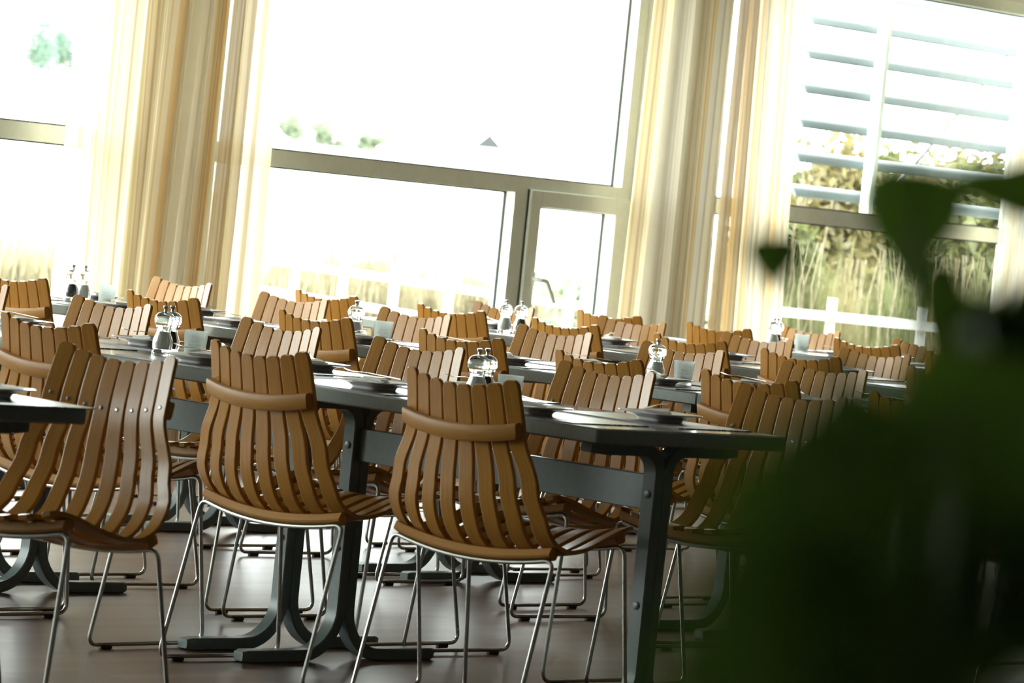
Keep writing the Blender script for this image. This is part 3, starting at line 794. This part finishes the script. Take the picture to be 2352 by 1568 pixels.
for i, (x, y, D) in enumerate([(30, 440, 36), (125, 430, 37.4), (665, 480, 36), (765, 500, 37.4), (870, 505, 38.8), (980, 520, 40.2), (1090, 540, 41.6), (1280, 560, 38), (1390, 560, 39.4)]):
    bush(x, y, D, .62, 'reed', 'dry_reeds', 'clump of pale dry reeds outside, %s clump along the windows from the left' % ORD[i] if i < 8 else 'clump of pale dry reeds outside the narrow opening casement', 'reeds', 'dry reed clumps', n=2600, size=0.17, upright=True, stems=3)
bush(1345, 545, 34, 0.55, 'bush_hazed', 'shrub', 'pale green shrub seen through the narrow opening casement', 'shrub', None, n=1600, size=0.05)
def fence(p0, p1, nposts, label, rails):
    a, b = Vector(p0), Vector(p1); root = empty('fence', (a.x, a.y, GZ)); tag(root, label, 'fence')
    d = Vector((b.x-a.x, b.y-a.y, 0)); L = d.length; d.normalize(); s = Vector((-d.y, d.x, 0))
    for zr in rails:
        q = MB(); q.obox(d*(L/2) + Vector((0, 0, zr-GZ)), d, s, Vector((0, 0, 1)), L/2, 0.02, 0.03); q.obj('rail', M['whitepaint'], root)
    for k in range(nposts):
        q = MB(); q.obox(d*(L*k/(nposts-1)) + s*0.06 + Vector((0, 0, (max(rails)+0.12-GZ)/2)), d, s, Vector((0, 0, 1)), 0.03, 0.03, (max(rails)+0.12-GZ)/2); q.obj('post', M['whitepaint'], root)
f0, f1 = at(1700, 706, 25.2), at(2330, 770, 25.2); fence(f0, f1, 4, 'white rail fence in front of the thicket outside the louvred window', (f0.z, f0.z - 0.22))
f0, f1 = at(560, 590, 33), at(1440, 722, 26.5); fence(f0, f1, 8, 'long white rail fence across the grass outside the middle window', (f0.z, f0.z - 0.25))
# a far hillside with a gabled house on it
hc = at(1108, 345, 900)
mb = MB(); vs = []; nu, nv = 40, 10
for j in range(nv+1):
    for i in range(nu+1):
        x = -900 + 2600*i/nu; y = 440 + 30*j
        z = GZ - 1 + (hc.z - 2.0)*min(1, j/5.0)*(0.96 + 0.04*math.sin(i*0.7))
        vs.append((x, y, z))
fs = [(j*(nu+1)+i, j*(nu+1)+i+1, (j+1)*(nu+1)+i+1, (j+1)*(nu+1)+i) for j in range(nv) for i in range(nu)]
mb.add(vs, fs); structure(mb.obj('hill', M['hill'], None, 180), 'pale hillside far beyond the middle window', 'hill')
hr = empty('house', (hc.x, hc.y - 2, hc.z - 4.2), -0.8); hr.scale = (1.75, 1.75, 1.75); tag(hr, 'small far house with a dark grey gable roof', 'house')
q = MB(); q.box((-1.7, -1.6, -6), (1.7, 1.6, 2.9)); q.obj('house_wall', M['housewall'], hr)
q = MB(); q.add([(-1.95, -1.9, 2.75), (1.95, -1.9, 2.75), (0, -1.9, 4.6), (-1.95, 1.9, 2.75), (1.95, 1.9, 2.75), (0, 1.9, 4.6)], [(0, 1, 2), (5, 4, 3), (0, 2, 5, 3), (2, 1, 4, 5), (1, 0, 3, 4)]); q.obj('roof', M['roof'], hr)

for px, y0, y1, D, w, lab in ((-30, 20, 275, 900, 7.0, 'blue-green tree cut off by the left edge of the photo, beyond the left window'), (60, -40, 262, 915, 8.0, 'tall blue-green tree filling the upper left window'), (135, 40, 258, 930, 6.0, 'blue-green tree beyond the left window, next to the pale sheer curtain'), (668, 232, 352, 905, 5.0, 'pale tree on the far hillside at the left edge of the middle window'), (752, 272, 365, 915, 5.5, 'second pale tree on the far hillside, lower, beyond the middle window'), (848, 306, 375, 925, 5.0, 'lowest pale tree on the far hillside, nearest to the far house')):
    base = at(px, y1, D); h = (y1 - y0)/F_PX*D; rnd = random.Random(px); root = empty('tree', base); tag(root, lab, 'tree', 'trees on the far hillside')
    q = MB()
    for _ in range(7): foliage(q, (rnd.uniform(-.5, .5)*w, rnd.uniform(-.4, .4)*w, h*rnd.uniform(.35, .8)), w*.45, w*.45, h*.22, 500, .45, rnd)
    q.obj('foliage', M['evergreen' if px < 300 else 'bush_hazed'], root, 180)
    q = MB(); q.tube([(0, 0, -6), (0, 0, h*.4), (.3, 0, h*.8)], [.5, .35, .1], 8); q.obj('trunk', M['bark'], root)

# ---------------------------------------------------------------- plants close to the camera
def leaf(mbx, base, tip_dir, face, length, width, rnd):
    """A pointed heart-shaped leaf folded along its midrib; returns nothing, adds to mbx."""
    t = Vector(tip_dir).normalized(); f = Vector(face); f = (f - t*f.dot(t)).normalized(); s = t.cross(f)
    outline = [(0, 0), (-.04, .16), (.0, .34), (.16, .49), (.36, .47), (.58, .33), (.80, .14), (1, 0)]
    vs = []; 
    for a, w in outline:
        droop = -0.10*a*a*length
        vs.append(base + t*(a*length) + f*droop)
        vs.append(base + t*(a*length) + s*(w*width) + f*(droop + 0.16*w*width))
        vs.append(base + t*(a*length) - s*(w*width) + f*(droop + 0.16*w*width))
    fs = []
    for k in range(len(outline)-1):
        fs.append((3*k, 3*k+1, 3*k+4, 3*k+3)); fs.append((3*k, 3*k+3, 3*k+5, 3*k+2))
    mbx.add(vs, fs)
def house_plant(label, base, leaves, seed, pot_r, lm):
    """leaves: (px, py, depth, length px, width px, tip angle deg: 0 = to the right, -90 = down)."""
    rnd = random.Random(seed); root = empty('potted_plant', (base[0], base[1], 0)); tag(root, label, 'plant')
    O = Vector((base[0], base[1], 0))
    q = MB(); q.lathe([(pot_r*.72, 0), (pot_r*.74, .01), (pot_r, .30), (pot_r*1.06, .31), (pot_r*1.06, .35), (pot_r*.96, .35), (pot_r*.94, .31), (0, .31)], 32); q.obj('pot', M['pot'], root)
    q = MB(); q.lathe([(pot_r*.93, .305), (pot_r*.6, .322), (0, .325)], 24); q.obj('soil', M['soil'], root)
    fol = MB(); st = MB(); hubs = []
    pts = [(at(l[0], l[1], l[2]) - O) for l in leaves]
    cen = sum(pts, Vector()) / len(pts)
    nst = 5
    for k in range(nst):
        a = 6.2832*k/nst; b0 = Vector((pot_r*.4*math.cos(a), pot_r*.4*math.sin(a), .315))
        tgt = pts[(k*len(pts))//nst] * 0.55 + cen*0.45; tgt.z = min(p.z for p in pts) - 0.05 + 0.02*k
        path = [b0.lerp(tgt, t/8) + Vector((rnd.uniform(-.012, .012), rnd.uniform(-.012, .012), 0))*(0 if t in (0, 8) else 1) for t in range(9)]
        st.tube(path, [.008 - .0005*t for t in range(9)], 8); hubs.append(path)
    for (px, py, d, ln, wd, ang), p in zip(leaves, pts):
        a = math.radians(ang); td = RIGHT*math.cos(a) + UP*math.sin(a) + FWD*rnd.uniform(-.25, .25)
        fc = -FWD + RIGHT*rnd.uniform(-.35, .35) + UP*rnd.uniform(.0, .5)
        L = ln*d/F_PX; W = wd*d/F_PX; base_p = p - td.normalized()*(L*.5)
        leaf(fol, base_p, td, fc, L, W, rnd)
        hub = min((h[j] for h in hubs for j in (6, 7, 8)), key=lambda v: (v-base_p).length)
        mid = (hub + base_p)*.5 + Vector((0, 0, .004)) 
        st.tube([hub, mid, base_p, base_p + td.normalized()*L*.1], [.0022, .0016, .0012, .0009], 6)
    # a few lower leaves along the stems, above the pot
    for h in hubs:
        for j in (2, 3, 4, 5):
            p = h[j]; a = rnd.uniform(0, 6.28); td = Vector((math.cos(a), math.sin(a), rnd.uniform(-.3, .2)))
            leaf(fol, p, td, (0, 0, 1), .06, .05, rnd)
    fol.obj('foliage', lm, root, 180); st.obj('stem', M['stem'], root)
    return root
B1 = at(2330, 900, 1.45)
house_plant('tall leafy houseplant whose single leaves hang before the louvred window', (B1.x + 0.04, B1.y, 0), [
    (2092, 530, 1.62, 270, 250, -97), (1776, 612, 1.50, 150, 150, -95), (2300, 435, 1.35, 300, 170, 176), (2240, 425, 1.42, 240, 130, 170), (2150, 730, 1.25, 270, 130, -100),
    (2230, 830, 1.2, 300, 260, -120), (2320, 870, 1.2, 330, 280, -80), (2190, 770, 1.3, 200, 110, -75), (2340, 1020, 1.15, 330, 300, -60), (2250, 950, 1.1, 300, 260, -95), (2130, 900, 1.2, 240, 170, -140), (2340, 780, 1.2, 260, 200, -130)], 5, 0.13, M['leaf'])
B2 = at(2000, 1280, 0.72)
house_plant('shaded leafy houseplant close to the camera covering the near corner', (B2.x, B2.y, 0), [
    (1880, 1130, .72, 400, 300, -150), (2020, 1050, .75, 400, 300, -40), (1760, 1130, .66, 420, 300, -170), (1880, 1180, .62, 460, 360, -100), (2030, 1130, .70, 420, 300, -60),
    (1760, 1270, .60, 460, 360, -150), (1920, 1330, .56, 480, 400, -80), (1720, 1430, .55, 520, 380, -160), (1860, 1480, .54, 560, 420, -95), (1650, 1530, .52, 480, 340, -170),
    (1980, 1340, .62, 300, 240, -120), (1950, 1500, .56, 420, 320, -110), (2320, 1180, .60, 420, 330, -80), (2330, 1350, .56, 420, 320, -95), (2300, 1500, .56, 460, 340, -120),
    (2130, 1630, .55, 380, 260, -20), (1800, 1380, .62, 420, 320, -60), (1960, 1560, .52, 520, 360, -150), (2080, 1060, .8, 320, 220, -130), (1560, 1580, .45, 420, 260, 170)], 9, 0.14, M['leaf_shaded'])
